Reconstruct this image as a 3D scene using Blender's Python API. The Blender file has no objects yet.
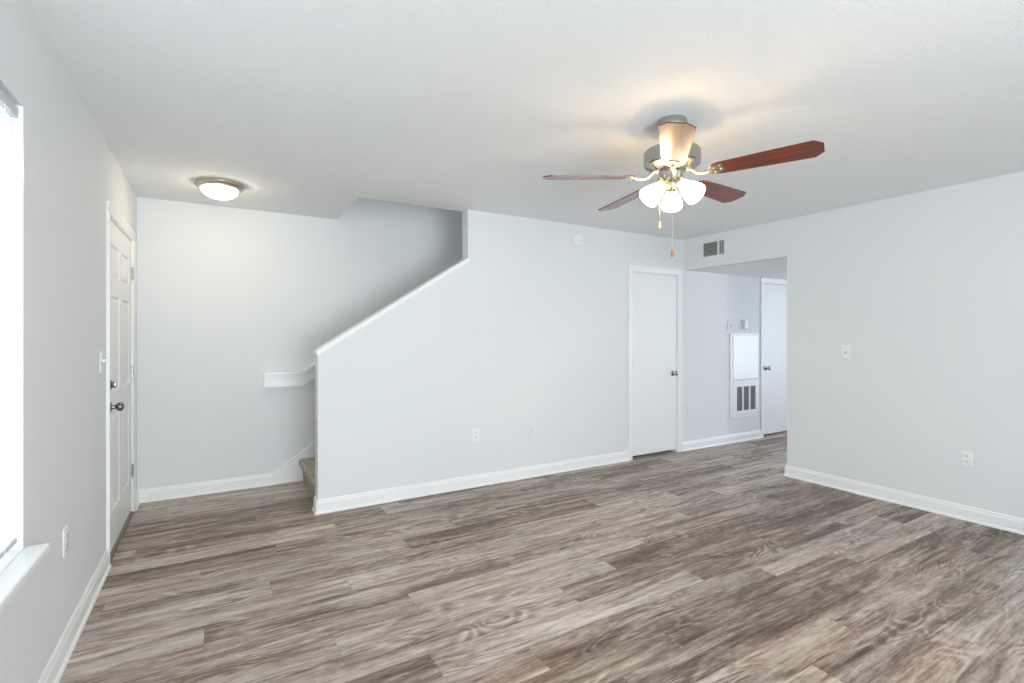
import bpy, bmesh, math, random
from mathutils import Vector, Matrix
from mathutils.geometry import tessellate_polygon

S = bpy.context.scene
C = S.collection
PI = math.pi

# ------------------------------------------------------------------ camera, world, light, exposure
EYE = 1.335                 # lens height above the floor
CH = 2.44                   # ceiling height
LX, RX = -0.545, 4.67        # left and right wall faces
SY, EY = 3.97, 4.95         # stair wall face, entry wall face
BY = -2.2                   # rear wall face, behind the camera
HZ = 2.09                   # hall ceiling
HX = 8.0                    # far end of the hall

cam_d = bpy.data.cameras.new('camera')
cam_d.sensor_width = 36.0
cam_d.lens = 36.0 * 500 / 1024
cam_d.shift_y = -6.0 / 1024
cam_d.clip_start = 0.02
cam = bpy.data.objects.new('camera', cam_d)
C.objects.link(cam)
cam.location = (0, 0, EYE)
cam.rotation_euler = (PI / 2, 0, -math.radians(30.6))
S.camera = cam

S.view_settings.view_transform = 'Standard'
S.view_settings.look = 'None'
S.view_settings.exposure = 0.04
S.view_settings.gamma = 1.0
S.view_settings.use_curve_mapping = False
S.cycles.max_bounces = 14
S.cycles.diffuse_bounces = 8
S.cycles.transparent_max_bounces = 12
S.cycles.sample_clamp_indirect = 6.0

W = bpy.data.worlds.new('overcast_sky')
S.world = W
W.use_nodes = True
W.node_tree.nodes['Background'].inputs[0].default_value = (0.86, 0.93, 1.0, 1)
W_BG = W.node_tree.nodes['Background']


def area(name, loc, rot, sx, sy, power, col, spread=PI):
    d = bpy.data.lights.new(name, 'AREA')
    d.shape = 'RECTANGLE'
    d.size, d.size_y = sx, sy
    d.energy = power
    d.color = col
    d.spread = spread
    o = bpy.data.objects.new(name, d)
    C.objects.link(o)
    o.location = loc
    o.rotation_euler = rot
    return o


# daylight through the left window and from the kitchen, plus added fill lamps
DAY = (0.885, 0.942, 1.0)
P_REAR, P_CEIL_FILL, P_LEFT, P_KITCHEN, E_SHADE, E_DOME, E_WORLD = 158, 186, 48, 44, 9.0, 27.0, 0.25
P_BULB = 17.0
area('stairwell_fill', (2.6, 4.5, 4.9), (0, 0, 0), 0.35, 0.35, 7, (1.0, 0.97, 0.93))  # added fill that brightens the stairwell from above, no real fixture
W_BG.inputs[1].default_value = E_WORLD
area('rear_fill', (0.75, BY - 0.30, 1.35), (PI / 2, 0, 0), 2.2, 2.0, P_REAR, DAY)  # added soft frontal fill outside the rear opening
area('ceiling_fill', (0.75, BY - 0.95, 0.15), (PI / 2 + math.radians(50), 0, 0), 2.4, 1.6, P_CEIL_FILL, (0.88, 0.94, 1.0))  # added low fill aimed upward to brighten the ceiling
area('daylight_left', (LX - 0.75, 1.7, 1.5), (0, -PI / 2, 0), 1.6, 1.4, P_LEFT, DAY)
area('daylight_kitchen', (HX - 0.03, 2.0, 1.3), (0, PI / 2, 0), 1.5, 1.8, P_KITCHEN, (0.80, 0.90, 1.0))

# ------------------------------------------------------------------ mesh helpers


def box(bm, x0, x1, y0, y1, z0, z1):
    v = [bm.verts.new((x, y, z)) for z in (z0, z1) for y in (y0, y1) for x in (x0, x1)]
    for f in ((0, 2, 3, 1), (4, 5, 7, 6), (0, 1, 5, 4), (2, 6, 7, 3), (0, 4, 6, 2), (1, 3, 7, 5)):
        bm.faces.new([v[i] for i in f])


def bbox(bm, x0, x1, y0, y1, z0, z1, b=0.003, seg=2):
    """a box with softened edges"""
    t = bmesh.new()
    box(t, x0, x1, y0, y1, z0, z1)
    bmesh.ops.recalc_face_normals(t, faces=t.faces)
    bmesh.ops.bevel(t, geom=list(t.edges), offset=b, segments=seg, profile=0.5, affect='EDGES')
    merge(bm, t)


def merge(bm, t, M=None):
    if M is not None:
        bmesh.ops.transform(t, matrix=M, verts=t.verts)
    me = bpy.data.meshes.new('tmp')
    t.to_mesh(me)
    bm.from_mesh(me)
    bpy.data.meshes.remove(me)
    t.free()


def prism(bm, pts, axis, a, b):
    """closed outline extruded along an axis. axis 'x': pts are (y,z); 'y': (x,z); 'z': (x,y)"""
    def P(p, t):
        return {'x': (t, p[0], p[1]), 'y': (p[0], t, p[1]), 'z': (p[0], p[1], t)}[axis]
    t = bmesh.new()
    lo = [t.verts.new(P(p, a)) for p in pts]
    hi = [t.verts.new(P(p, b)) for p in pts]
    n = len(pts)
    for i in range(n):
        t.faces.new((lo[i], lo[(i + 1) % n], hi[(i + 1) % n], hi[i]))
    for tri in tessellate_polygon([[Vector((p[0], p[1], 0)) for p in pts]]):
        t.faces.new([lo[i] for i in tri])
        t.faces.new([hi[i] for i in reversed(tri)])
    bmesh.ops.recalc_face_normals(t, faces=t.faces)
    merge(bm, t)


def lathe(bm, prof, M=None, seg=40, caps=True):
    """profile of (r, z) spun around z"""
    t = bmesh.new()
    rings = []
    for r, z in prof:
        if r < 1e-6:
            rings.append([t.verts.new((0, 0, z))])
        else:
            rings.append([t.verts.new((r * math.cos(2 * PI * k / seg), r * math.sin(2 * PI * k / seg), z)) for k in range(seg)])
    for A, B in zip(rings, rings[1:]):
        if len(A) == 1 and len(B) == 1:
            continue
        for k in range(seg):
            k2 = (k + 1) % seg
            if len(A) == 1:
                t.faces.new((A[0], B[k], B[k2]))
            elif len(B) == 1:
                t.faces.new((A[k], A[k2], B[0]))
            else:
                t.faces.new((A[k], A[k2], B[k2], B[k]))
    if caps:
        for R in (rings[0], rings[-1]):
            if len(R) > 1:
                t.faces.new(R)
    bmesh.ops.recalc_face_normals(t, faces=t.faces)
    merge(bm, t, M)


def tube(bm, pts, rad, seg=10):
    """swept round bar; rad is a number or one per point"""
    pts = [Vector(p) for p in pts]
    rs = rad if isinstance(rad, (list, tuple)) else [rad] * len(pts)
    t = bmesh.new()
    rings = []
    up = None
    for i, p in enumerate(pts):
        d = (pts[min(i + 1, len(pts) - 1)] - pts[max(i - 1, 0)]).normalized()
        if up is None:
            up = Vector((0, 0, 1)) if abs(d.z) < 0.9 else Vector((1, 0, 0))
        s = d.cross(up).normalized()
        up = s.cross(d).normalized()
        rings.append([t.verts.new(p + rs[i] * (math.cos(2 * PI * k / seg) * s + math.sin(2 * PI * k / seg) * up)) for k in range(seg)])
    for A, B in zip(rings, rings[1:]):
        for k in range(seg):
            t.faces.new((A[k], A[(k + 1) % seg], B[(k + 1) % seg], B[k]))
    t.faces.new(rings[0])
    t.faces.new(rings[-1])
    bmesh.ops.recalc_face_normals(t, faces=t.faces)
    merge(bm, t)


def obj(name, bm, m, parent=None, smooth=None):
    me = bpy.data.meshes.new(name)
    bmesh.ops.recalc_face_normals(bm, faces=bm.faces)
    bm.to_mesh(me)
    bm.free()
    me.materials.append(m)
    o = bpy.data.objects.new(name, me)
    C.objects.link(o)
    if parent:
        o.parent = parent
    if smooth:
        for p in me.polygons:
            p.use_smooth = True
        try:
            me.set_sharp_from_angle(angle=math.radians(smooth))
        except Exception:
            pass
    return o


def tag(o, label=None, cat=None, group=None, kind=None):
    if label:
        o['label'] = label
    if cat:
        o['category'] = cat
    if group:
        o['group'] = group
    if kind:
        o['kind'] = kind
    return o


def thing(name, label, cat, loc=(0, 0, 0), rz=0.0, group=None, kind=None):
    o = bpy.data.objects.new(name, None)
    o.empty_display_size = 0.05
    C.objects.link(o)
    o.location = loc
    o.rotation_euler = (0, 0, rz)
    return tag(o, label, cat, group, kind)


def struct(name, bm, m, label, cat, smooth=None):
    return tag(obj(name, bm, m, None, smooth), label, cat, None, 'structure')


# ------------------------------------------------------------------ materials


def mat(name, col, rough=0.5, metal=0.0, spec=0.5, bump=None, coat=0.0, coat_rough=0.1):
    m = bpy.data.materials.new(name)
    m.use_nodes = True
    nt = m.node_tree
    b = nt.nodes['Principled BSDF']
    b.inputs['Base Color'].default_value = (*col, 1)
    b.inputs['Roughness'].default_value = rough
    b.inputs['Metallic'].default_value = metal
    b.inputs['Specular IOR Level'].default_value = spec
    b.inputs['Coat Weight'].default_value = coat
    b.inputs['Coat Roughness'].default_value = coat_rough
    if bump:
        scale, strength, dist, detail = bump
        tc = nt.nodes.new('ShaderNodeTexCoord')
        no = nt.nodes.new('ShaderNodeTexNoise')
        no.inputs['Scale'].default_value = scale
        no.inputs['Detail'].default_value = detail
        bp = nt.nodes.new('ShaderNodeBump')
        bp.inputs['Strength'].default_value = strength
        bp.inputs['Distance'].default_value = dist
        nt.links.new(tc.outputs['Object'], no.inputs['Vector'])
        nt.links.new(no.outputs['Fac'], bp.inputs['Height'])
        nt.links.new(bp.outputs['Normal'], b.inputs['Normal'])
    return m


def emissive(name, col, strength, base=(0.9, 0.88, 0.82)):
    m = mat(name, base, 0.35)
    b = m.node_tree.nodes['Principled BSDF']
    b.inputs['Emission Color'].default_value = (*col, 1)
    b.inputs['Emission Strength'].default_value = strength
    return m


WALL = mat('wall_paint', (0.760, 0.780, 0.800), 0.75, spec=0.25, bump=(160, 0.10, 0.002, 3))
CEIL = mat('ceiling_texture_paint', (0.855, 0.87, 0.885), 0.9, spec=0.15, bump=(125, 0.85, 0.006, 3))
TRIM = mat('trim_gloss_paint', (0.87, 0.88, 0.89), 0.35)
DOORM = mat('door_paint', (0.84, 0.85, 0.86), 0.4, bump=(90, 0.04, 0.001, 2))
PLATE = mat('white_plastic', (0.85, 0.865, 0.88), 0.3)
PANELW = mat('panel_white_enamel', (0.93, 0.94, 0.95), 0.3)
DARK = mat('dark_slot', (0.03, 0.03, 0.035), 0.6)
DUCT = mat('duct_grey', (0.10, 0.105, 0.11), 0.7)
SLATG = mat('register_grey_metal', (0.42, 0.42, 0.41), 0.45)
NICKEL = mat('brushed_nickel', (0.47, 0.455, 0.43), 0.26, metal=1.0)
DNICKEL = mat('dark_satin_nickel', (0.22, 0.215, 0.21), 0.28, metal=1.0)
BRASS = mat('polished_pale_brass', (0.76, 0.66, 0.48), 0.24, metal=1.0)
BULB = emissive('lit_bulb_glass', (1.0, 0.82, 0.56), 20.0)
BRONZE = mat('flush_lamp_satin_metal', (0.52, 0.46, 0.38), 0.35, metal=1.0)
THRESH = mat('threshold_metal', (0.20, 0.17, 0.14), 0.45, metal=0.6)
GASKET = mat('weather_strip', (0.05, 0.045, 0.04), 0.8)
SHADE = emissive('lit_frosted_glass', (1.0, 0.83, 0.60), E_SHADE)


def see_through(m, f):
    nt = m.node_tree
    b = nt.nodes['Principled BSDF']
    out = nt.nodes['Material Output']
    t = nt.nodes.new('ShaderNodeBsdfTransparent')
    t.inputs[0].default_value = (1, 0.95, 0.86, 1)
    mx = nt.nodes.new('ShaderNodeMixShader')
    mx.inputs[0].default_value = f
    nt.links.new(b.outputs[0], mx.inputs[1])
    nt.links.new(t.outputs[0], mx.inputs[2])
    nt.links.new(mx.outputs[0], out.inputs[0])


see_through(SHADE, 0.35)
see_through(BULB, 0.8)
DOME = emissive('lit_alabaster_glass', (1.0, 0.84, 0.60), E_DOME)
FOB = mat('wood_fob', (0.42, 0.17, 0.07), 0.35)
BFOB = mat('brass_fob', (0.80, 0.62, 0.36), 0.3, metal=0.7)
CAP_FOAM = mat('grey_vinyl', (0.55, 0.57, 0.60), 0.4)


def blade_wood():
    m = mat('cherry_blade_veneer', (0.2, 0.04, 0.02), 0.4, spec=0.15, coat=0.85, coat_rough=0.22)
    nt = m.node_tree
    b = nt.nodes['Principled BSDF']
    tc = nt.nodes.new('ShaderNodeTexCoord')
    mp = nt.nodes.new('ShaderNodeMapping')
    mp.inputs['Scale'].default_value = (3.0, 45.0, 6.0)
    no = nt.nodes.new('ShaderNodeTexNoise')
    no.inputs['Scale'].default_value = 1.0
    no.inputs['Detail'].default_value = 5
    no.inputs['Distortion'].default_value = 0.6
    cr = nt.nodes.new('ShaderNodeValToRGB')
    cr.color_ramp.elements[0].position = 0.30
    cr.color_ramp.elements[0].color = (0.055, 0.012, 0.006, 1)
    cr.color_ramp.elements[1].position = 0.72
    cr.color_ramp.elements[1].color = (0.24, 0.045, 0.016, 1)
    L = nt.links.new
    L(tc.outputs['Object'], mp.inputs['Vector'])
    L(mp.outputs['Vector'], no.inputs['Vector'])
    L(no.outputs['Fac'], cr.inputs['Fac'])
    L(cr.outputs['Color'], b.inputs['Base Color'])
    return m


CHERRY = blade_wood()


def carpet():
    m = mat('beige_cut_pile_carpet', (0.3, 0.27, 0.23), 0.95, spec=0.1)
    nt = m.node_tree
    b = nt.nodes['Principled BSDF']
    tc = nt.nodes.new('ShaderNodeTexCoord')
    no = nt.nodes.new('ShaderNodeTexNoise')
    no.inputs['Scale'].default_value = 55
    no.inputs['Detail'].default_value = 5
    cr = nt.nodes.new('ShaderNodeValToRGB')
    cr.color_ramp.elements[0].position = 0.35
    cr.color_ramp.elements[0].color = (0.24, 0.215, 0.185, 1)
    cr.color_ramp.elements[1].position = 0.68
    cr.color_ramp.elements[1].color = (0.60, 0.555, 0.50, 1)
    bp = nt.nodes.new('ShaderNodeBump')
    bp.inputs['Strength'].default_value = 0.8
    bp.inputs['Distance'].default_value = 0.008
    L = nt.links.new
    L(tc.outputs['Object'], no.inputs['Vector'])
    L(no.outputs['Fac'], cr.inputs['Fac'])
    L(cr.outputs['Color'], b.inputs['Base Color'])
    L(no.outputs['Fac'], bp.inputs['Height'])
    L(bp.outputs['Normal'], b.inputs['Normal'])
    return m


CARPET = carpet()


def blind_mat():
    m = bpy.data.materials.new('translucent_white_vinyl')
    m.use_nodes = True
    nt = m.node_tree
    nt.nodes.clear()
    out = nt.nodes.new('ShaderNodeOutputMaterial')
    d = nt.nodes.new('ShaderNodeBsdfDiffuse')
    d.inputs[0].default_value = (0.88, 0.90, 0.92, 1)
    t = nt.nodes.new('ShaderNodeBsdfTranslucent')
    t.inputs[0].default_value = (0.88, 0.91, 0.95, 1)
    mx = nt.nodes.new('ShaderNodeMixShader')
    mx.inputs[0].default_value = 0.40
    nt.links.new(d.outputs[0], mx.inputs[1])
    nt.links.new(t.outputs[0], mx.inputs[2])
    nt.links.new(mx.outputs[0], out.inputs[0])
    return m


BLIND = blind_mat()


def glass_mat():
    m = bpy.data.materials.new('window_glass')
    m.use_nodes = True
    nt = m.node_tree
    nt.nodes.clear()
    out = nt.nodes.new('ShaderNodeOutputMaterial')
    a = nt.nodes.new('ShaderNodeBsdfTransparent')
    a.inputs[0].default_value = (0.95, 0.97, 0.96, 1)
    g = nt.nodes.new('ShaderNodeBsdfGlossy')
    g.inputs['Roughness'].default_value = 0.02
    mx = nt.nodes.new('ShaderNodeMixShader')
    mx.inputs[0].default_value = 0.07
    nt.links.new(a.outputs[0], mx.inputs[1])
    nt.links.new(g.outputs[0], mx.inputs[2])
    nt.links.new(mx.outputs[0], out.inputs[0])
    return m


GLASS = glass_mat()


def floor_mat():
    """vinyl planks running along x: rows across y, staggered ends, each plank with its own tone and grain"""
    m = mat('grey_brown_vinyl_plank', (0.3, 0.25, 0.2), 0.46, spec=0.22)
    nt = m.node_tree
    N, L = nt.nodes, nt.links.new
    b = N['Principled BSDF']
    PW, PL = 0.1715, 1.527

    def math_(op, a, b_=None, c=None):
        n = N.new('ShaderNodeMath')
        n.operation = op
        for i, v in enumerate((a, b_, c)):
            if v is None:
                continue
            if isinstance(v, (int, float)):
                n.inputs[i].default_value = v
            else:
                L(v, n.inputs[i])
        return n.outputs[0]

    def ramp(fac, stops):
        n = N.new('ShaderNodeValToRGB')
        e = n.color_ramp.elements
        while len(e) < len(stops):
            e.new(0.5)
        for k, (p, c) in enumerate(stops):
            e[k].position = p
            e[k].color = (*c, 1)
        L(fac, n.inputs['Fac'])
        return n.outputs['Color']

    def mix(kind, fac, a, b_):
        n = N.new('ShaderNodeMix')
        n.data_type = 'RGBA'
        n.blend_type = kind
        if isinstance(fac, (int, float)):
            n.inputs[0].default_value = fac
        else:
            L(fac, n.inputs[0])
        for s, v in ((6, a), (7, b_)):
            if isinstance(v, tuple):
                n.inputs[s].default_value = (*v, 1)
            else:
                L(v, n.inputs[s])
        return n.outputs[2]

    geo = N.new('ShaderNodeTexCoord')
    sep = N.new('ShaderNodeSeparateXYZ')
    L(geo.outputs['Object'], sep.inputs[0])
    X, Y = sep.outputs[0], sep.outputs[1]
    rowf = math_('DIVIDE', math_('SUBTRACT', Y, 0.096), PW)
    row = math_('FLOOR', rowf)
    rfr = math_('FRACT', rowf)
    # where the plank ends fall in each row
    ends = {-1: 0.70, 0: 0.21, 1: 1.12, 2: 0.48, 3: 0.86, 4: 1.301, 5: 0.55, 6: 0.96, 7: 1.364, 8: 0.20, 9: 1.15, 10: 0.765, 11: 0.035,
            12: 0.447, 13: 0.85, 14: 1.48, 15: 0.614, 16: 0.25, 17: 1.05, 18: 1.447, 19: 0.325, 20: 0.72, 21: 1.10, 22: 1.252, 23: 0.248, 24: 0.93,
            25: 0.40, 26: 1.2, 27: 0.66, 28: 0.1}
    off = None
    for k, v in ends.items():
        q = math_('MULTIPLY', math_('COMPARE', row, float(k), 0.4), v)
        off = q if off is None else math_('ADD', off, q)
    colf = math_('DIVIDE', math_('SUBTRACT', X, off), PL)
    col = math_('FLOOR', colf)
    cfr = math_('FRACT', colf)
    cid = N.new('ShaderNodeCombineXYZ')
    L(row, cid.inputs[0])
    L(col, cid.inputs[1])
    wp = N.new('ShaderNodeTexWhiteNoise')
    wp.noise_dimensions = '2D'
    L(cid.outputs[0], wp.inputs['Vector'])
    prand = wp.outputs['Value']
    psep = N.new('ShaderNodeSeparateColor')
    L(wp.outputs['Color'], psep.inputs[0])
    # plank-local vector, shifted per plank so grain never runs on into the next plank
    lv = N.new('ShaderNodeCombineXYZ')
    L(math_('ADD', X, math_('MULTIPLY', psep.outputs[0], 37.0)), lv.inputs[0])
    L(math_('ADD', Y, math_('MULTIPLY', psep.outputs[1], 23.0)), lv.inputs[1])
    L(math_('MULTIPLY', psep.outputs[2], 19.0), lv.inputs[2])

    def noise(sx, sy, detail, dist=0.0, rough=0.55):
        mp = N.new('ShaderNodeMapping')
        mp.inputs['Scale'].default_value = (sx, sy, 1)
        L(lv.outputs[0], mp.inputs['Vector'])
        n = N.new('ShaderNodeTexNoise')
        n.inputs['Scale'].default_value = 1.0
        n.inputs['Detail'].default_value = detail
        n.inputs['Roughness'].default_value = rough
        n.inputs['Distortion'].default_value = dist
        L(mp.outputs['Vector'], n.inputs['Vector'])
        return n.outputs['Fac']

    broad = noise(1.05, 10.5, 5, 1.2)
    streak = noise(2.4, 40.0, 6, 1.3, 0.66)
    fine = noise(7.0, 150.0, 4, 0.2, 0.7)
    mottle = noise(16.0, 60.0, 4, 0.6, 0.7)
    # cathedral figure: contour bands of a smooth field, only in places
    field = noise(1.25, 6.5, 1.5, 0.5, 0.45)
    band = math_('POWER', math_('MULTIPLY_ADD', math_('SINE', math_('MULTIPLY_ADD', field, 92.0, math_('MULTIPLY', mottle, 2.2))), 0.5, 0.5), 1.6)
    patch = noise(1.5, 6.0, 2, 0.5)
    where = ramp(patch, [(0.45, (0, 0, 0)), (0.62, (1, 1, 1))])
    knots = ramp(noise(2.6, 13.0, 5, 1.2, 0.6), [(0.54, (0, 0, 0)), (0.72, (1, 1, 1))])

    t = math_('ADD', math_('MULTIPLY', broad, 0.55), math_('MULTIPLY', streak, 0.45))
    t = math_('ADD', t, math_('MULTIPLY', math_('MULTIPLY', math_('SUBTRACT', band, 0.4), 0.12), where))
    t = math_('ADD', t, math_('MULTIPLY', math_('SUBTRACT', fine, 0.5), 0.20))
    t = math_('ADD', t, math_('MULTIPLY', math_('SUBTRACT', mottle, 0.5), 0.30))
    t = math_('ADD', t, math_('MULTIPLY', math_('SUBTRACT', prand, 0.5), 0.16))
    base = ramp(t, [(0.30, (0.088, 0.058, 0.043)), (0.42, (0.205, 0.149, 0.116)),
                    (0.51, (0.360, 0.290, 0.243)), (0.60, (0.510, 0.437, 0.382)), (0.72, (0.68, 0.615, 0.56))])
    base = mix('MIX', math_('MULTIPLY', knots, 0.42), base, (0.190, 0.140, 0.112))
    # slightly warmer and cooler areas inside each plank
    hue = ramp(noise(0.7, 9.0, 3, 0.5), [(0.35, (0.97, 0.99, 1.02)), (0.5, (1, 1, 1)), (0.68, (1.05, 0.985, 0.94))])
    base = mix('MULTIPLY', 1.0, base, hue)
    # seams
    e1 = math_('LESS_THAN', rfr, 0.010)
    e2 = math_('LESS_THAN', cfr, 0.0018)
    seam = math_('MAXIMUM', e1, e2)
    base = mix('MIX', math_('MULTIPLY', seam, 0.30), base, (0.07, 0.055, 0.045))
    L(base, b.inputs['Base Color'])
    rg = math_('MULTIPLY_ADD', streak, 0.22, 0.30)
    L(rg, b.inputs['Roughness'])
    bp = N.new('ShaderNodeBump')
    bp.inputs['Strength'].default_value = 0.12
    bp.inputs['Distance'].default_value = 0.002
    L(math_('SUBTRACT', fine, math_('MULTIPLY', seam, 1.5)), bp.inputs['Height'])
    L(bp.outputs['Normal'], b.inputs['Normal'])
    return m


FLOOR = floor_mat()

# ------------------------------------------------------------------ the shell
WT = 0.16   # outer wall thickness
bm = bmesh.new()
box(bm, LX - WT, HX + WT, BY - WT, EY + WT, -0.08, 0.0)
struct('floor', bm, FLOOR, 'grey-brown wood-look plank floor running through room and hall', 'floor')

CE = 0.092
SW0, SW1 = 0.983, 4.60      # stairwell opening in the ceiling
bm = bmesh.new()
box(bm, LX - WT, RX + 0.12, BY - WT, SY + CE, CH, CH + 0.30)
box(bm, LX - WT, SW0, SY + CE, EY + WT, CH, CH + 0.30)
struct('ceiling', bm, CEIL, 'textured off-white ceiling with the stairwell cut into it', 'ceiling')

# left wall with window and entry door openings
WY0, WY1, WZ0, WZ1 = 1.30, 2.232, 0.617, 2.085
D1A, D1B, DH, DH1 = 3.722, 4.700, 2.035, 2.052
bm = bmesh.new()
x0, x1 = LX - WT, LX
box(bm, x0, x1, BY - WT, WY0, 0, CH)
box(bm, x0, x1, WY0, WY1, 0, WZ0)
box(bm, x0, x1, WY0, WY1, WZ1, CH)
box(bm, x0, x1, WY1, D1A, 0, CH)
box(bm, x0, x1, D1A, D1B, DH1, CH)
box(bm, x0, x1, D1B, EY + WT, 0, CH)
struct('wall_left', bm, WALL, 'pale grey painted wall holding the window and the entry door', 'wall')

# entry wall, carried up through the stairwell and on behind the closets
bm = bmesh.new()
box(bm, LX - WT, HX + WT, EY, EY + WT, 0, 5.0)
struct('wall_entry', bm, WALL, 'pale painted wall at the foot of the stairs carrying the handrail', 'wall')

# stair wall: sloped half wall, then full height; two door openings
D2A, D2B = 3.842, 4.555
D3A, D3B = 6.172, 6.93
ST = 0.11
WE, FE, FZ = 0.655, 1.898, 2.000      # end of the half wall, start and height where it turns full height
bm = bmesh.new()
prism(bm, [(WE, 0), (D2A, 0), (D2A, DH), (D2B, DH), (D2B, 0), (D3A, 0), (D3A, DH), (D3B, DH), (D3B, 0), (HX, 0),
           (HX, CH), (FE, CH), (FE, FZ), (WE, 1.208)], 'y', SY, SY + ST)
struct('wall_stair', bm, WALL, 'white wall with a sloped lower half enclosing the stairs', 'wall')

# right wall with the hall opening under a header
OPY = 2.76
bm = bmesh.new()
prism(bm, [(BY - WT, 0), (OPY, 0), (OPY, HZ), (SY, HZ), (SY, CH), (BY - WT, CH)], 'x', RX, RX + 0.12)
struct('wall_right', bm, WALL, 'white wall on the right with header above the hall opening', 'wall')

# rear wall, behind the camera, with a wide glazed opening added to let in fill light
bm = bmesh.new()
RA, RB, RZ = -0.40, 1.95, 2.25
box(bm, LX, RA, BY - WT, BY, 0, CH)
box(bm, RB, RX, BY - WT, BY, 0, CH)
box(bm, RA, RB, BY - WT, BY, RZ, CH)
struct('wall_rear', bm, WALL, 'white wall behind the camera around an added glazed opening', 'wall')
w2 = thing('added_rear_window', 'unseen white framed glazed opening added in the rear wall for fill light', 'window', (0, BY - 0.08, 0), kind='structure')
bm = bmesh.new()
for a, c in ((RA, RA + 0.06), (RB - 0.06, RB), (0.75, 0.81),):
    box(bm, a, c, -0.03, 0.03, 0.0, RZ)
box(bm, RA, RB, -0.028, 0.028, 0.0, 0.05)
box(bm, RA, RB, -0.028, 0.028, RZ - 0.05, RZ)
obj('window_frame', bm, TRIM, w2)
bm = bmesh.new()
box(bm, RA + 0.06, RB - 0.06, -0.004, 0.004, 0.05, RZ - 0.05)
obj('glass_pane', bm, GLASS, w2)

# hall shell
bm = bmesh.new()
box(bm, RX + 0.12, HX + WT, 0.3, SY, HZ, HZ + 0.15)
struct('ceiling_hall', bm, CEIL, 'lower ceiling over the hall beyond the opening', 'ceiling')
bm = bmesh.new()
box(bm, HX, HX + WT, 0.3 - WT, SY + ST, 0, CH)
struct('wall_hall', bm, WALL, 'white wall closing the far end of the hall', 'wall')
bm = bmesh.new()
box(bm, RX + 0.12, HX, 0.3 - WT, 0.3, 0, CH)
struct('wall_kitchen', bm, WALL, 'white wall on the far side of the kitchen area', 'wall')

# stairwell above the ceiling
bm = bmesh.new()
box(bm, SW0 - 0.1, SW0, SY, EY, CH + 0.30, 5.0)
box(bm, SW0, SW1, SY - 0.1, SY, CH + 0.30, 5.0)
box(bm, SW1, SW1 + 0.1, SY + ST, EY, CH, 5.0)
struct('wall_stairwell', bm, WALL, 'upper floor walls around the stairwell', 'wall')
bm = bmesh.new()
box(bm, SW0 - 0.1, SW1 + 0.1, SY - 0.1, EY + WT, 5.0, 5.1)
struct('ceiling_stairwell', bm, CEIL, 'upper ceiling high above the stairs', 'ceiling')

# ------------------------------------------------------------------ baseboards and trim
BH, BT = 0.105, 0.014


def board_profile():
    # (out, up) outline of a baseboard with a stepped top and a quarter-round shoe
    return [(0, 0), (BT + 0.010, 0), (BT + 0.010, 0.008), (BT + 0.005, 0.016), (BT, 0.019), (BT, BH - 0.028),
            (BT - 0.004, BH - 0.020), (BT - 0.005, BH - 0.008), (BT - 0.010, BH), (0, BH)]


def base_x(bm, xa, xb, y, n):     # runs along x on a wall facing n*y
    prism(bm, [(y + n * o, z) for o, z in board_profile()], 'x', xa, xb)


def base_y(bm, ya, yb, x, n):
    prism(bm, [(x + n * o, z) for o, z in board_profile()], 'y', ya, yb)


CW, CT = 0.058, 0.016      # casing width and thickness
bm = bmesh.new()
base_y(bm, BY, D1A - CW, LX, 1)
base_y(bm, D1B + CW, EY - BT, LX, 1)
struct('baseboard_left', bm, TRIM, 'white baseboard along the wall under the window', 'baseboard')
KX = 0.444                 # where the entry baseboard turns up the stairs
bm = bmesh.new()
base_x(bm, LX, KX, EY, -1)
struct('baseboard_entry', bm, TRIM, 'white baseboard along the entry wall beneath the handrail', 'baseboard')
SL = 0.645                 # stair slope
bm = bmesh.new()
prism(bm, [(KX, 0), (0.69, 0), (3.2, (3.2 - 0.69) * SL), (3.2, BH + (3.2 - KX) * SL), (KX, BH)], 'y', EY - BT, EY)
prism(bm, [(KX - 0.01, BH - 0.006), (KX, BH - 0.006), (3.2, BH - 0.006 + (3.2 - KX) * SL), (3.2, BH + 0.012 + (3.2 - KX) * SL), (KX - 0.01, BH + 0.004)],
      'y', EY - BT - 0.006, EY)
struct('trim_1', bm, TRIM, 'white skirt board climbing the entry wall beside the carpeted steps', 'trim')
bm = bmesh.new()
base_x(bm, WE - BT + 0.001, D2A - CW, SY, -1)
base_y(bm, SY - BT - 0.0015, SY + ST, WE, -1)
struct('baseboard_stair', bm, TRIM, 'white baseboard along the sloped stair wall and its end', 'baseboard')
bm = bmesh.new()
base_x(bm, D2B + CW, D3A - CW, SY, -1)
base_x(bm, D3B + CW, HX, SY, -1)
struct('baseboard_hall', bm, TRIM, 'white baseboard in the hall below the return air grille', 'baseboard')
bm = bmesh.new()
base_y(bm, BY, OPY + BT - 0.001, RX, -1)
base_x(bm, RX - BT - 0.0015, RX + 0.12, OPY, 1)
struct('baseboard_right', bm, TRIM, 'white baseboard along the wall on the right', 'baseboard')

# cap on the sloped half wall
SLW = (FZ - 1.208) / (FE - WE)
bm = bmesh.new()


def slope(x):
    return 1.208 + (x - WE) * SLW


def band(x0, x1, lo, hi, y0, y1):
    prism(bm, [(x0, slope(x0) + lo), (x1, slope(x1) + lo), (x1, slope(x1) + hi), (x0, slope(x0) + hi)], 'y', y0, y1)


band(WE - 0.012, FE, 0.0, 0.018, SY - 0.020, SY + ST + 0.020)
band(WE - 0.004, FE + 0.02, -0.022, 0.0, SY - 0.009, SY)
band(WE - 0.006, WE, -0.022, 0.0, SY - 0.008, SY + ST)
band(WE - 0.004, FE, -0.022, 0.0, SY + ST, SY + ST + 0.009)
struct('trim_2', bm, TRIM, 'white sloped cap on top of the stair half wall', 'trim')

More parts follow.
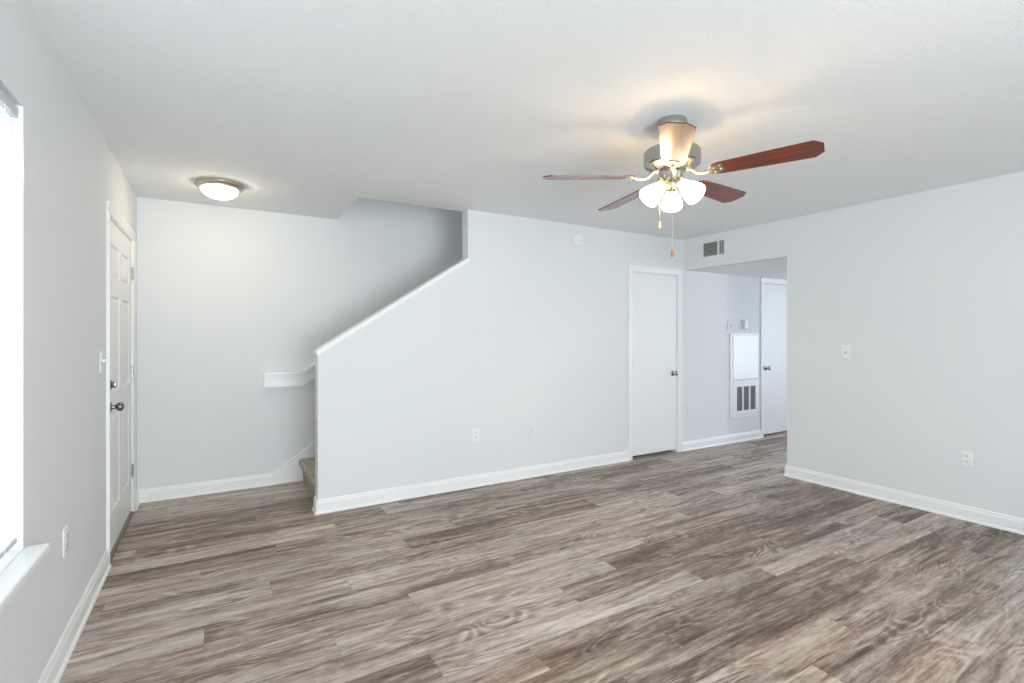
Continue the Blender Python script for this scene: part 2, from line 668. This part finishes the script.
# ------------------------------------------------------------------ window on the left wall
w1 = thing('window_1', 'bright white window with deep sill on the left wall', 'window', (LX, (WY0 + WY1) / 2, WZ0), kind='structure')
hw = (WY1 - WY0) / 2
wh = WZ1 - WZ0
bm = bmesh.new()                     # jamb liner
box(bm, -WT, 0.001, hw - 0.010, hw, 0.02, wh)
box(bm, -WT, 0.001, -hw, -hw + 0.010, 0.02, wh)
box(bm, -WT, -0.03, -hw, hw, wh - 0.006, wh)
obj('window_jamb', bm, TRIM, w1)
bm = bmesh.new()                     # vinyl frame and meeting rail
for a, c in ((-hw + 0.010, -hw + 0.05), (hw - 0.05, hw - 0.010)):
    box(bm, -0.13, -0.085, a, c, 0.02, wh - 0.006)
for a, c in ((0.02, 0.07), (wh / 2 - 0.02, wh / 2 + 0.02), (wh - 0.05, wh - 0.006)):
    box(bm, -0.128, -0.087, -hw + 0.05, hw - 0.05, a, c)
obj('window_frame', bm, TRIM, w1)
bm = bmesh.new()
box(bm, -0.110, -0.104, -hw + 0.05, hw - 0.05, 0.07, wh - 0.05)
obj('glass_pane', bm, GLASS, w1)
bm = bmesh.new()                     # stool with horns
bbox(bm, -0.085, 0.0, -hw + 0.010, hw - 0.010, -0.006, 0.020, 0.002)
bbox(bm, -0.001, 0.062, -hw - 0.02, hw + 0.018, -0.010, 0.020, 0.007, 3)
obj('window_sill', bm, TRIM, w1)

bl = thing('window_blind', 'white mini blind, closed and glowing, hung in the window on the left', 'blind', (LX - 0.022, (WY0 + WY1) / 2, WZ0))
bh = hw - 0.018
bm = bmesh.new()
bbox(bm, -0.014, 0.014, -bh, bh, wh - 0.045, wh - 0.012, 0.002)
obj('headrail', bm, CAP_FOAM, bl)
bm = bmesh.new()
z = wh - 0.060
while z > 0.075:
    a = math.radians(74)
    pts = []
    for k in range(5):
        s = (k / 4 - 0.5) * 0.0255
        cv = 0.0022 * (1 - (2 * k / 4 - 1) ** 2)
        pts.append((s * math.cos(a) + cv * math.sin(a), z - s * math.sin(a) + cv * math.cos(a)))
    lo = [bm.verts.new((p[0], -bh, p[1])) for p in pts]
    hi = [bm.verts.new((p[0], bh, p[1])) for p in pts]
    for k in range(4):
        bm.faces.new((lo[k], lo[k + 1], hi[k + 1], hi[k]))
    z -= 0.0208
o = obj('slat_curtain', bm, BLIND, bl, 60)
bm = bmesh.new()
bbox(bm, -0.011, 0.011, -bh, bh, 0.046, 0.062, 0.003)
obj('bottom_rail', bm, CAP_FOAM, bl)
bm = bmesh.new()
for y in (-bh + 0.12, 0, bh - 0.12):
    tube(bm, [(0.0135, y, 0.05), (0.0135, y, wh - 0.03)], 0.0008, 6)
obj('ladder_cord', bm, PLATE, bl)

# ------------------------------------------------------------------ doors
# door builder frame: local x along the wall, z up, -y out into the room


def casing(bm, wdt, top=DH):
    h = wdt / 2
    prof = [(0, 0), (CW, 0), (CW, -CT), (CW - 0.014, -CT), (CW - 0.024, -CT + 0.004), (0.010, -0.009), (0.004, -0.007), (0, -0.005)]
    for s in (-1, 1):
        prism(bm, [(s * (h - 0.001 + o), y) for o, y in prof], 'z', 0, top - 0.001)
    prism(bm, [(y, top - 0.001 + o) for o, y in prof], 'x', -h - CW + 0.001, h + CW - 0.001)


def jamb(bm, wdt, depth, top=DH):
    h = wdt / 2
    box(bm, -h, -h + 0.012, 0, depth, 0, top)
    box(bm, h - 0.012, h, 0, depth, 0, top)
    box(bm, -h + 0.012, h - 0.012, 0, depth, top - 0.012, top)


def stops(bm, wdt, y, top=DH):
    h = wdt / 2
    box(bm, -h + 0.012, -h + 0.022, y, y + 0.03, 0, top - 0.012)
    box(bm, h - 0.022, h - 0.012, y, y + 0.03, 0, top - 0.012)
    box(bm, -h + 0.022, h - 0.022, y, y + 0.03, top - 0.022, top - 0.012)


def knob_bm(lean=False):
    bm = bmesh.new()
    M = Matrix.Rotation(PI / 2, 4, 'X')          # z of the lathe -> -y
    lathe(bm, [(0, 0), (0.032, 0), (0.032, 0.004), (0.026, 0.009), (0.013, 0.011), (0.011, 0.026), (0.016, 0.032),
               (0.025, 0.040), (0.0275, 0.050), (0.025, 0.060), (0.016, 0.067), (0, 0.069)], M, 32)
    return bm


def hinges(parent, x, y, zs, m):
    for z in zs:
        bm = bmesh.new()
        tube(bm, [(x, y, z - 0.045), (x, y, z + 0.045)], 0.006, 10)
        for k in (-0.046, 0.046):
            tube(bm, [(x, y, z + k - 0.003), (x, y, z + k + 0.003)], [0.004, 0.0045], 10)
        box(bm, x - 0.014, x + 0.014, y + 0.002, y + 0.005, z - 0.044, z + 0.044)
        obj('hinge', bm, m, parent, 40)


# entry door: six panels, in the left wall
d1 = thing('door_1', 'white six-panel entry door with dark knob and deadbolt', 'door', (LX, (D1A + D1B) / 2, 0), PI / 2, kind='structure')
wd = D1B - D1A
bm = bmesh.new()
casing(bm, wd, DH1)
obj('door_casing', bm, TRIM, d1)
bm = bmesh.new()
jamb(bm, wd, WT, DH1)
stops(bm, wd, 0.050, DH1)
obj('door_jamb', bm, TRIM, d1)
bm = bmesh.new()
h = wd / 2 - 0.015
YF = 0.004                                     # face set just behind the casing
xs = [-h, -h + 0.115, -0.055, 0.055, h - 0.115, h]
zs = [0.028, 0.25, 0.85, 0.985, 1.58, 1.69, 1.895, DH1 - 0.018]
vg = [[bm.verts.new((x, YF, z)) for x in xs] for z in zs]
pf = []
for j in range(len(zs) - 1):
    for i in range(len(xs) - 1):
        f = bm.faces.new((vg[j][i], vg[j][i + 1], vg[j + 1][i + 1], vg[j + 1][i]))
        if i in (1, 3) and j in (1, 3, 5):
            pf.append(f)
# inset mouldings
bmesh.ops.recalc_face_normals(bm, faces=bm.faces)
if bm.faces[0].normal.y > 0:
    bmesh.ops.reverse_faces(bm, faces=bm.faces)
bmesh.ops.inset_individual(bm, faces=pf, thickness=0.014, depth=-0.010)
bmesh.ops.inset_individual(bm, faces=pf, thickness=0.012, depth=0.0)
bmesh.ops.inset_individual(bm, faces=pf, thickness=0.022, depth=0.008)
bd = [e for e in bm.edges if e.is_boundary]
r = bmesh.ops.extrude_edge_only(bm, edges=bd)
nv = [g for g in r['geom'] if isinstance(g, bmesh.types.BMVert)]
bmesh.ops.translate(bm, verts=nv, vec=(0, 0.043, 0))
bmesh.ops.contextual_create(bm, geom=[g for g in r['geom'] if isinstance(g, bmesh.types.BMEdge)])
obj('door_panel', bm, DOORM, d1)
bm = bmesh.new()
box(bm, -wd / 2 + 0.012, wd / 2 - 0.012, 0.012, 0.045, DH1 - 0.0185, DH1 - 0.012)
obj('weather_strip', bm, GASKET, d1)
kn = obj('door_knob', knob_bm(), DNICKEL, d1, 40)
kn.location = (-h + 0.062, YF, 0.906)
tag(kn, 'dark satin door knob')
bm = bmesh.new()
M = Matrix.Rotation(PI / 2, 4, 'X')
lathe(bm, [(0, 0), (0.029, 0), (0.029, 0.005), (0.022, 0.011), (0.0, 0.012)], M, 28)
bbox(bm, -0.006, 0.006, -0.032, -0.010, -0.018, 0.018, 0.003)
dbk = obj('deadbolt', bm, DNICKEL, d1, 40)
dbk.location = (-h + 0.062, YF, 1.040)
hinges(d1, wd / 2 - 0.014, -0.004, (0.32, 1.06, 1.80), NICKEL)
bm = bmesh.new()
prism(bm, [(-0.012, 0), (WT, 0), (WT, 0.018), (0.01, 0.018), (-0.008, 0.010)], 'x', -wd / 2 + 0.012, wd / 2 - 0.012)
obj('threshold', bm, THRESH, d1)
bm = bmesh.new()
box(bm, -wd / 2 + 0.016, wd / 2 - 0.016, 0.010, 0.040, 0.018, 0.030)
obj('door_sweep', bm, GASKET, d1)


def flat_door(name, label, xa, xb, hinge_left, knob_z, gap):
    wd = xb - xa
    d = thing(name, label, 'door', ((xa + xb) / 2, SY, 0), 0, kind='structure')
    bm = bmesh.new()
    casing(bm, wd)
    obj('door_casing', bm, TRIM, d)
    bm = bmesh.new()
    jamb(bm, wd, ST)
    stops(bm, wd, 0.046)
    obj('door_jamb', bm, TRIM, d)
    h = wd / 2 - 0.0145
    bm = bmesh.new()
    bbox(bm, -h, h, 0.006, 0.042, gap, DH - 0.0145, 0.0015)
    obj('door_panel', bm, DOORM, d)
    s = 1 if hinge_left else -1
    k = obj('door_knob', knob_bm(), NICKEL, d, 40)
    k.location = (s * (h - 0.060), 0.006, knob_z)
    bm = bmesh.new()
    bbox(bm, s * h - 0.012, s * h + 0.012, -0.001, 0.006, knob_z - 0.028, knob_z + 0.028, 0.002)
    obj('latch_plate', bm, NICKEL, d)
    if hinge_left:
        hinges(d, -wd / 2 + 0.012, -0.003, (0.28, 1.02, 1.80), TRIM)
    return d


flat_door('door_2', 'flat white closet door in the stair wall, nearest the ceiling fan', D2A, D2B, True, 0.905, 0.034)
flat_door('door_3', 'flat white door in the hall beside the return air grille', D3A, D3B, False, 0.905, 0.032)

# ------------------------------------------------------------------ stairs and handrail
stair = thing('carpeted_staircase', 'beige carpeted stairs rising behind the sloped white half wall', 'stairs', (0.69, (SY + ST + EY) / 2, 0))
RISE, RUN = 0.192, 0.298
wid = (EY - BT - 0.008) - (SY + ST + 0.002)
yc = ((EY - BT - 0.008) + (SY + ST + 0.002)) / 2 - (SY + ST + EY) / 2
for i in range(8):
    x = i * RUN
    zt = (i + 1) * RISE + 0.012
    zb = i * RISE if i else 0.0
    if i:
        zb += 0.012
    prof = [(x, zb)]
    prof += [(x - 0.004, zb + 0.06), (x - 0.012, zt - 0.075)]
    for k in range(9):
        a = math.radians(200 - k * (110 / 8))
        prof.append((x - 0.012 + 0.030 * math.cos(a), zt - 0.030 + 0.030 * math.sin(a)))
    xe = x + RUN if i < 7 else x + RUN
    prof += [(xe + 0.0, zt), (xe, zt - 0.02), (xe, max(0.0, zb - 0.10) if i else 0.0), (x + 0.02, max(0.0, zb - 0.10) if i else 0.0)]
    if i:
        prof[-1] = (x + 0.001, max(0.0, zb - 0.10))
        prof[0] = (x + 0.001, zb + 0.001)
    bm = bmesh.new()
    prism(bm, prof, 'y', yc - wid / 2, yc + wid / 2)
    obj('step', bm, CARPET, stair, 35)

hr = thing('handrail', 'white painted handrail board fixed to the entry wall above the stairs', 'handrail', (0.366, EY, 0.874))
bm = bmesh.new()
HT, HB, HKX, HEX = 0.110, 0.0, 0.318, 2.6
es = (HEX - HKX) * SL
prism(bm, [(0, 0), (HKX, 0), (HEX, es), (HEX, es + HT), (HKX, HT), (0, HT)], 'y', -0.036, 0)
obj('rail_board', bm, TRIM, hr)
bm = bmesh.new()
prism(bm, [(-0.010, HT + 0.003), (HKX + 0.003, HT + 0.003), (HEX, es + HT + 0.003), (HEX, es + HT + 0.026), (HKX - 0.004, HT + 0.026), (-0.010, HT + 0.026)], 'y', -0.062, 0)
prism(bm, [(0.002, HT), (HKX, HT), (HEX, es + HT), (HEX, es + HT + 0.003), (HKX, HT + 0.003), (0.002, HT + 0.003)], 'y', -0.026, 0)
obj('rail_cap', bm, TRIM, hr)

# ------------------------------------------------------------------ ceiling fan
FX, FY = 2.018, 1.796
fan = thing('ceiling_fan', 'ceiling fan with five cherry-brown blades and three lit frosted glass shades', 'ceiling fan', (FX, FY, CH))
Z0 = EYE - CH           # local z of the eye level


def fz(up):             # height above the eye -> local z of the fan
    return up + Z0


bm = bmesh.new()
lathe(bm, [(0, 0), (0.074, 0), (0.076, -0.006), (0.076, -0.046), (0.070, -0.058), (0.030, -0.062), (0.020, -0.066), (0, -0.066)], seg=48)
obj('canopy', bm, NICKEL, fan, 35)
bm = bmesh.new()
lathe(bm, [(0.0145, -0.060), (0.0145, fz(0.965))], seg=24)
lathe(bm, [(0.015, fz(0.99)), (0.024, fz(0.985)), (0.028, fz(0.955)), (0.028, fz(0.945))], seg=24)
obj('downrod', bm, NICKEL, fan, 35)
bm = bmesh.new()
lathe(bm, [(0, fz(0.962)), (0.045, fz(0.962)), (0.110, fz(0.955)), (0.133, fz(0.950)), (0.141, fz(0.940)), (0.141, fz(0.884)), (0.138, fz(0.875)),
           (0.128, fz(0.867)), (0.085, fz(0.852)), (0.060, fz(0.848)), (0, fz(0.848))], seg=64)
mh = obj('motor_housing', bm, NICKEL, fan, 35)
bm = bmesh.new()
for k in range(15):      # pierced brass ring under the motor
    a = 2 * PI * k / 15
    t = bmesh.new()
    bbox(t, 0.088, 0.124, -0.013, 0.013, -0.003, 0.003, 0.002)
    merge(bm, t, Matrix.Translation((0, 0, fz(0.8545))) @ Matrix.Rotation(a, 4, 'Z') @ Matrix.Rotation(math.radians(-14), 4, 'Y'))
obj('vent_ring', bm, BRASS, mh, 35)
bm = bmesh.new()
lathe(bm, [(0, fz(0.850)), (0.062, fz(0.850)), (0.064, fz(0.842)), (0.052, fz(0.836)), (0.048, fz(0.828)), (0.048, fz(0.800)),
           (0.042, fz(0.793)), (0.024, fz(0.788)), (0, fz(0.788))], seg=48)
obj('switch_housing', bm, NICKEL, fan, 35)
bm = bmesh.new()
lathe(bm, [(0, fz(0.790)), (0.026, fz(0.789)), (0.034, fz(0.780)), (0.034, fz(0.758)), (0.026, fz(0.745)), (0.012, fz(0.738)), (0.008, fz(0.730)), (0, fz(0.727))], seg=40)
obj('light_fitter', bm, BRASS, fan, 35)

BR = 0.666
TH0 = math.radians(-64.5)
zbl = fz(0.815)
for k in range(5):
    az = TH0 + k * 2 * PI / 5
    bm = bmesh.new()
    out = []
    half = [(0.195, 0.030), (0.205, 0.046), (0.225, 0.054), (0.40, 0.0625), (0.626, 0.072), (0.631, 0.071), (BR, 0.036)]
    out = [(x, y) for x, y in half] + [(x, -y) for x, y in reversed(half)]
    prism(bm, out, 'z', -0.003, 0.003)
    bl_o = obj('blade', bm, CHERRY, fan)
    bl_o.location = (0, 0, zbl)
    bl_o.rotation_mode = 'QUATERNION'
    bl_o.rotation_quaternion = (Matrix.Rotation(math.radians(-1.3), 3, Vector((math.cos(math.radians(15)), math.sin(math.radians(15)), 0))) @ Matrix.Rotation(az, 3, 'Z') @ Matrix.Rotation(math.radians(-11), 3, 'X')).to_quaternion()
    bm = bmesh.new()
    # blade iron: a cranked arm that opens into a rounded plate screwed under the blade
    prism(bm, [(0.180, 0.012), (0.196, 0.030), (0.216, 0.036), (0.238, 0.030), (0.252, 0.012), (0.256, 0), (0.252, -0.012),
               (0.238, -0.030), (0.216, -0.036), (0.196, -0.030), (0.180, -0.012)], 'z', -0.0075, -0.0032)
    tube(bm, [(0.075, 0, 0.030), (0.100, 0, 0.024), (0.125, 0, -0.002), (0.150, 0, -0.010), (0.175, 0, -0.008), (0.200, 0, -0.006)],
         [0.010, 0.010, 0.009, 0.009, 0.011, 0.012], 10)
    for sx, sy in ((0.212, 0.020), (0.212, -0.020), (0.240, 0.0)):
        lathe(bm, [(0, -0.0105), (0.004, -0.010), (0.006, -0.0075)], Matrix.Translation((sx, sy, 0)), 12)
    obj('blade_iron', bm, BRASS, bl_o, 40)

CAMAZ = math.atan2(-FY, -FX)
for k in range(3):
    az = CAMAZ + math.radians(60 + 120 * k)
    R = Matrix.Rotation(az, 4, 'Z')
    tilt = math.radians(43)               # below the horizontal
    ax = Vector((math.cos(tilt), 0, -math.sin(tilt)))
    p0 = Vector((0.047, 0, fz(0.778)))
    bm = bmesh.new()
    M = R @ Matrix.Translation(p0) @ Matrix.Rotation(PI / 2 + tilt, 4, 'Y')
    lathe(bm, [(0.0, -0.034), (0.012, -0.032), (0.014, -0.012), (0.026, -0.006), (0.030, 0.0), (0.030, 0.016), (0.026, 0.017), (0, 0.017)], M, 32)
    arm = obj('lamp_holder', bm, BRASS, fan, 40)
    bm = bmesh.new()
    prof = [(0.025, 0.006), (0.027, 0.018), (0.034, 0.034), (0.046, 0.058), (0.056, 0.084), (0.062, 0.108), (0.064, 0.122), (0.0625, 0.126),
            (0.0605, 0.122), (0.0585, 0.108), (0.0525, 0.084), (0.0425, 0.058), (0.031, 0.036), (0.023, 0.020)]
    lathe(bm, [(0.86 * q, z * 0.95) for q, z in prof], M, 40, caps=False)
    obj('glass_shade', bm, SHADE, arm, 60)
    bm = bmesh.new()
    lathe(bm, [(0.012, 0.014), (0.013, 0.030), (0.020, 0.044), (0.0235, 0.058), (0.020, 0.072), (0.010, 0.080), (0, 0.082)], M, 24)
    obj('bulb', bm, BULB, arm, 60)
    ld = bpy.data.lights.new('bulb_light', 'POINT')
    ld.energy = P_BULB
    ld.color = (1.0, 0.80, 0.52)
    ld.shadow_soft_size = 0.012
    lo = bpy.data.objects.new('bulb_light', ld)
    C.objects.link(lo)
    lo.parent = fan
    lo.location = M @ Vector((0, 0, 0.050))

for nm, u, dpt, zl, fobm, az_off, rr in (('pull_chain', 0, 0, 0.40, FOB, 2, 0.050), ('pull_chain', 0, 0, 0.555, BFOB, -78, 0.062)):
    a = CAMAZ + math.radians(az_off)
    px, py = rr * math.cos(a), rr * math.sin(a)
    bm = bmesh.new()
    ztop = 0.815
    tube(bm, [(0.75 * px, 0.75 * py, fz(ztop)), (px, py, fz(ztop - 0.008)), (px, py, fz(ztop - 0.03)), (px, py, fz(zl + 0.03))], 0.0013, 8)
    ch = obj('pull_chain', bm, BRASS, fan)
    bm = bmesh.new()
    lathe(bm, [(0, 0.034), (0.003, 0.033), (0.0055, 0.026), (0.0075, 0.012), (0.0078, 0.004), (0.006, -0.002), (0, -0.004)],
          Matrix.Translation((px, py, fz(zl))), 20)
    obj('chain_fob', bm, fobm, ch, 40)

# ------------------------------------------------------------------ flush ceiling lamp by the entry
fl = thing('flush_ceiling_light', 'round flush ceiling light, lit, near the entry door', 'ceiling light', (0.022, 4.225, CH))
fl.scale = (0.865, 0.865, 0.95)
bm = bmesh.new()
lathe(bm, [(0, 0), (0.178, 0), (0.182, -0.006), (0.181, -0.018), (0.172, -0.026), (0.168, -0.036), (0.152, -0.044), (0.140, -0.044), (0.140, -0.030), (0, -0.030)], seg=64)
obj('lamp_pan', bm, BRONZE, fl, 35)
bm = bmesh.new()
lathe(bm, [(0.139, -0.036)] + [(0.139 * math.cos(a), -0.042 - 0.072 * math.sin(a)) for a in [math.radians(q) for q in range(0, 90, 9)]] + [(0, -0.114)], seg=64, caps=False)
obj('glass_dome', bm, DOME, fl, 60)

# ------------------------------------------------------------------ small wall fittings
LWR, SWR, RWR = PI / 2, 0.0, -PI / 2


def duplex(parent):
    for s in (-1, 1):
        bm = bmesh.new()
        zc = s * 0.0195
        bbox(bm, -0.017, 0.017, -0.0075, -0.0045, zc - 0.0135, zc + 0.0135, 0.0014)
        rc = obj('receptacle', bm, PLATE, parent)
        for x0, x1, z0, z1 in ((-0.0078, -0.0048, -0.001, 0.008), (0.0048, 0.0078, -0.001, 0.008), (-0.0024, 0.0024, -0.009, -0.004)):
            bm = bmesh.new()
            box(bm, x0, x1, -0.0079, -0.0070, zc + z0, zc + z1)
            obj('socket_slot', bm, DARK, rc)


def plate(name, label, cat, loc, rz, kind, group=None, w=0.072, h=0.116, pm=None):
    t = thing(name, label, cat, loc, rz, group)
    bm = bmesh.new()
    bbox(bm, -w / 2, w / 2, -0.006, 0, -h / 2, h / 2, 0.003, 3)
    obj('wall_plate', bm, pm or PLATE, t, 40)
    if kind == 'outlet':
        duplex(t)
    elif kind == 'toggle':
        bm = bmesh.new()
        t2 = bmesh.new()
        bbox(t2, -0.005, 0.005, -0.016, 0.0, -0.007, 0.007, 0.0015)
        merge(bm, t2, Matrix.Translation((0, -0.005, 0.004)) @ Matrix.Rotation(math.radians(-22), 4, 'X'))
        obj('toggle', bm, PLATE, t)
        bm = bmesh.new()
        box(bm, -0.0062, 0.0062, -0.0066, -0.0055, -0.013, 0.013)
        obj('toggle_slot', bm, mat('toggle_slot_shadow_gap', (0.35, 0.36, 0.37), 0.6), t)
    elif kind == 'jack':
        bm = bmesh.new()
        lathe(bm, [(0, 0.012), (0.003, 0.012), (0.0048, 0.010), (0.0048, 0.005), (0.008, 0.005), (0.008, 0.0)],
              Matrix.Rotation(PI / 2, 4, 'X'), 18)
        o = obj('jack', bm, NICKEL, t)
    for zz in ((0,) if kind == 'outlet' else (-0.042, 0.042)):
        bm = bmesh.new()
        lathe(bm, [(0, 0.0075), (0.002, 0.0072), (0.0032, 0.0058)], Matrix.Translation((0, 0, zz)) @ Matrix.Rotation(PI / 2, 4, 'X'), 12)
        obj('screw', bm, pm or PLATE, t)
    return t


plate('wall_outlet', 'white duplex outlet on the left wall between window and entry door', 'outlet', (LX, 2.748, 0.477), LWR, 'outlet')
plate('light_switch', 'white light switch just before the entry door casing', 'light switch', (LX, 3.505, 1.19), LWR, 'toggle')
plate('wall_outlet', 'white outlet low on the sloped stair wall, the one farther from the closet door', 'outlet', (1.975, SY, 0.455), SWR, 'outlet')
plate('cable_plate', 'faint cable jack plate low on the stair wall, left of the closet door', 'wall plate', (2.560, SY, 0.442), SWR, 'jack', pm=WALL)
plate('wall_outlet', 'white outlet on the hall wall between closet door and return grille', 'outlet', (4.745, SY, 0.455), SWR, 'outlet', pm=WALL)
plate('light_switch', 'white light switch on the right wall past the hall opening', 'light switch', (RX, 2.244, 1.193), RWR, 'toggle')
plate('wall_outlet', 'white outlet low on the right wall', 'outlet', (RX, 1.438, 0.443), RWR, 'outlet')
plate('switch_plate', 'pale double switch plate in the hall above the return air panel', 'light switch', (5.505, SY, 1.455), SWR, 'toggle', w=0.116, pm=WALL)

# smoke detector
sd = thing('smoke_detector', 'round white smoke detector high on the stair wall', 'smoke detector', (3.085, SY, 2.288), 0)
M = Matrix.Rotation(PI / 2, 4, 'X')
bm = bmesh.new()
lathe(bm, [(0, 0), (0.066, 0), (0.068, 0.006), (0.068, 0.012), (0, 0.012)], M, 48)
obj('mounting_base', bm, PLATE, sd, 35)
bm = bmesh.new()
lathe(bm, [(0, 0.012), (0.064, 0.012), (0.064, 0.026), (0.058, 0.036), (0.046, 0.040), (0.044, 0.037), (0.038, 0.037), (0.036, 0.041), (0.012, 0.043), (0, 0.043)], M, 48)
cv = obj('cover', bm, PLATE, sd, 35)
bm = bmesh.new()
lathe(bm, [(0, 0.0425), (0.009, 0.0425), (0.009, 0.0455), (0, 0.0455)], Matrix.Translation((0.014, 0, -0.010)) @ M, 20)
obj('test_button', bm, CAP_FOAM, cv, 35)

# thermostat
th = thing('thermostat', 'small white thermostat on the hall wall above the return air panel', 'thermostat', (5.775, SY, 1.475), 0)
bm = bmesh.new()
bbox(bm, -0.045, 0.045, -0.012, 0, -0.064, 0.064, 0.005, 3)
obj('back_plate', bm, PLATE, th, 40)
bm = bmesh.new()
bbox(bm, -0.036, 0.036, -0.036, -0.011, -0.058, 0.058, 0.012, 4)
obj('cover', bm, PLATE, th, 40)

# supply register on the header
vt = thing('air_vent', 'white supply register with dark slots on the header above the hall opening', 'air vent', (RX, 3.583, 2.282), RWR)
VW, VH = 0.335, 0.195
bm = bmesh.new()
x0, x1, xm0, xm1 = -VW / 2 + 0.045, VW / 2 - 0.022, 0.060, 0.078     # slot windows
zz = VH / 2 - 0.024
for a in ((-VW / 2, x0, -VH / 2, VH / 2), (x1, VW / 2, -VH / 2, VH / 2), (x0, x1, zz, VH / 2), (x0, x1, -VH / 2, -zz), (xm0, xm1, -zz, zz)):
    box(bm, a[0], a[1], -0.008, -0.0005, a[2], a[3])
obj('frame', bm, WALL, vt)
bm = bmesh.new()
box(bm, x0, x1, -0.0015, -0.0006, -zz, zz)
obj('duct_opening', bm, DUCT, vt)
bm = bmesh.new()
n = 8
for k in range(n):
    z = -zz + (k + 0.5) * 2 * zz / n
    t = bmesh.new()
    box(t, x0, xm0, -0.0005, 0.0005, -0.006, 0.006)
    merge(bm, t, Matrix.Translation((0, -0.0045, z)) @ Matrix.Rotation(math.radians(48), 4, 'X'))
n = 3
for k in range(n):
    x = xm1 + (k + 0.5) * (x1 - xm1) / n
    t = bmesh.new()
    box(t, -0.005, 0.005, -0.0005, 0.0005, -zz, zz)
    merge(bm, t, Matrix.Translation((x, -0.0045, 0)) @ Matrix.Rotation(math.radians(50), 4, 'Z'))
for k in range(4):
    z = -zz + (k + 0.5) * 2 * zz / 4
    box(bm, xm1, x1, -0.0035, -0.0025, z - 0.0025, z + 0.0025)
obj('louver', bm, SLATG, vt)

# return air panel in the hall
rp = thing('return_air_panel', 'white hinged access panel above a louvered return grille on the hall wall', 'air return', (5.775, SY, 0), 0)
PX0, PX1, PZ0, PZ1, PZM = -0.285, 0.285, 0.305, 1.362, 0.775
bm = bmesh.new()
fw = 0.040
box(bm, PX0, PX0 + fw, -0.014, -0.0005, PZ0, PZ1)
box(bm, PX1 - 0.022, PX1, -0.014, -0.0005, PZ0, PZ1)
box(bm, PX0 + fw, PX1 - 0.022, -0.014, -0.0005, PZ1 - 0.022, PZ1)
box(bm, PX0 + fw, PX1 - 0.022, -0.014, -0.0005, PZ0, PZ0 + 0.035)
obj('frame', bm, TRIM, rp)
bm = bmesh.new()
bbox(bm, PX0 + fw + 0.003, PX1 - 0.025, -0.020, -0.002, PZM + 0.006, PZ1 - 0.026, 0.002)
tag(obj('access_door', bm, PANELW, rp), 'bright white blank access door')
gx0, gx1, gz0, gz1 = -0.165, 0.215, 0.385, 0.690
cols = []
cw = (gx1 - gx0 - 2 * 0.028) / 3
for k in range(3):
    a = gx0 + k * (cw + 0.028)
    cols.append((a, a + cw))
bm = bmesh.new()
a0, a1 = PX0 + fw + 0.003, PX1 - 0.025
for q in ((a0, gx0, PZ0 + 0.038, PZM - 0.004), (gx1, a1, PZ0 + 0.038, PZM - 0.004), (gx0, gx1, gz1, PZM - 0.004), (gx0, gx1, PZ0 + 0.038, gz0),
          (cols[0][1], cols[1][0], gz0, gz1), (cols[1][1], cols[2][0], gz0, gz1)):
    box(bm, q[0], q[1], -0.017, -0.0005, q[2], q[3])
gr = obj('grille', bm, TRIM, rp)
bm = bmesh.new()
box(bm, gx0, gx1, -0.003, -0.0008, gz0, gz1)
obj('filter_backing', bm, DUCT, gr)
bm = bmesh.new()
n = 20
for c0, c1 in cols:
    for k in range(n):
        z = gz0 + (k + 0.5) * (gz1 - gz0) / n
        t = bmesh.new()
        box(t, c0, c1, -0.0006, 0.0006, -0.0075, 0.0075)
        merge(bm, t, Matrix.Translation((0, -0.0105, z)) @ Matrix.Rotation(math.radians(40), 4, 'X'))
obj('louver', bm, SLATG, gr)
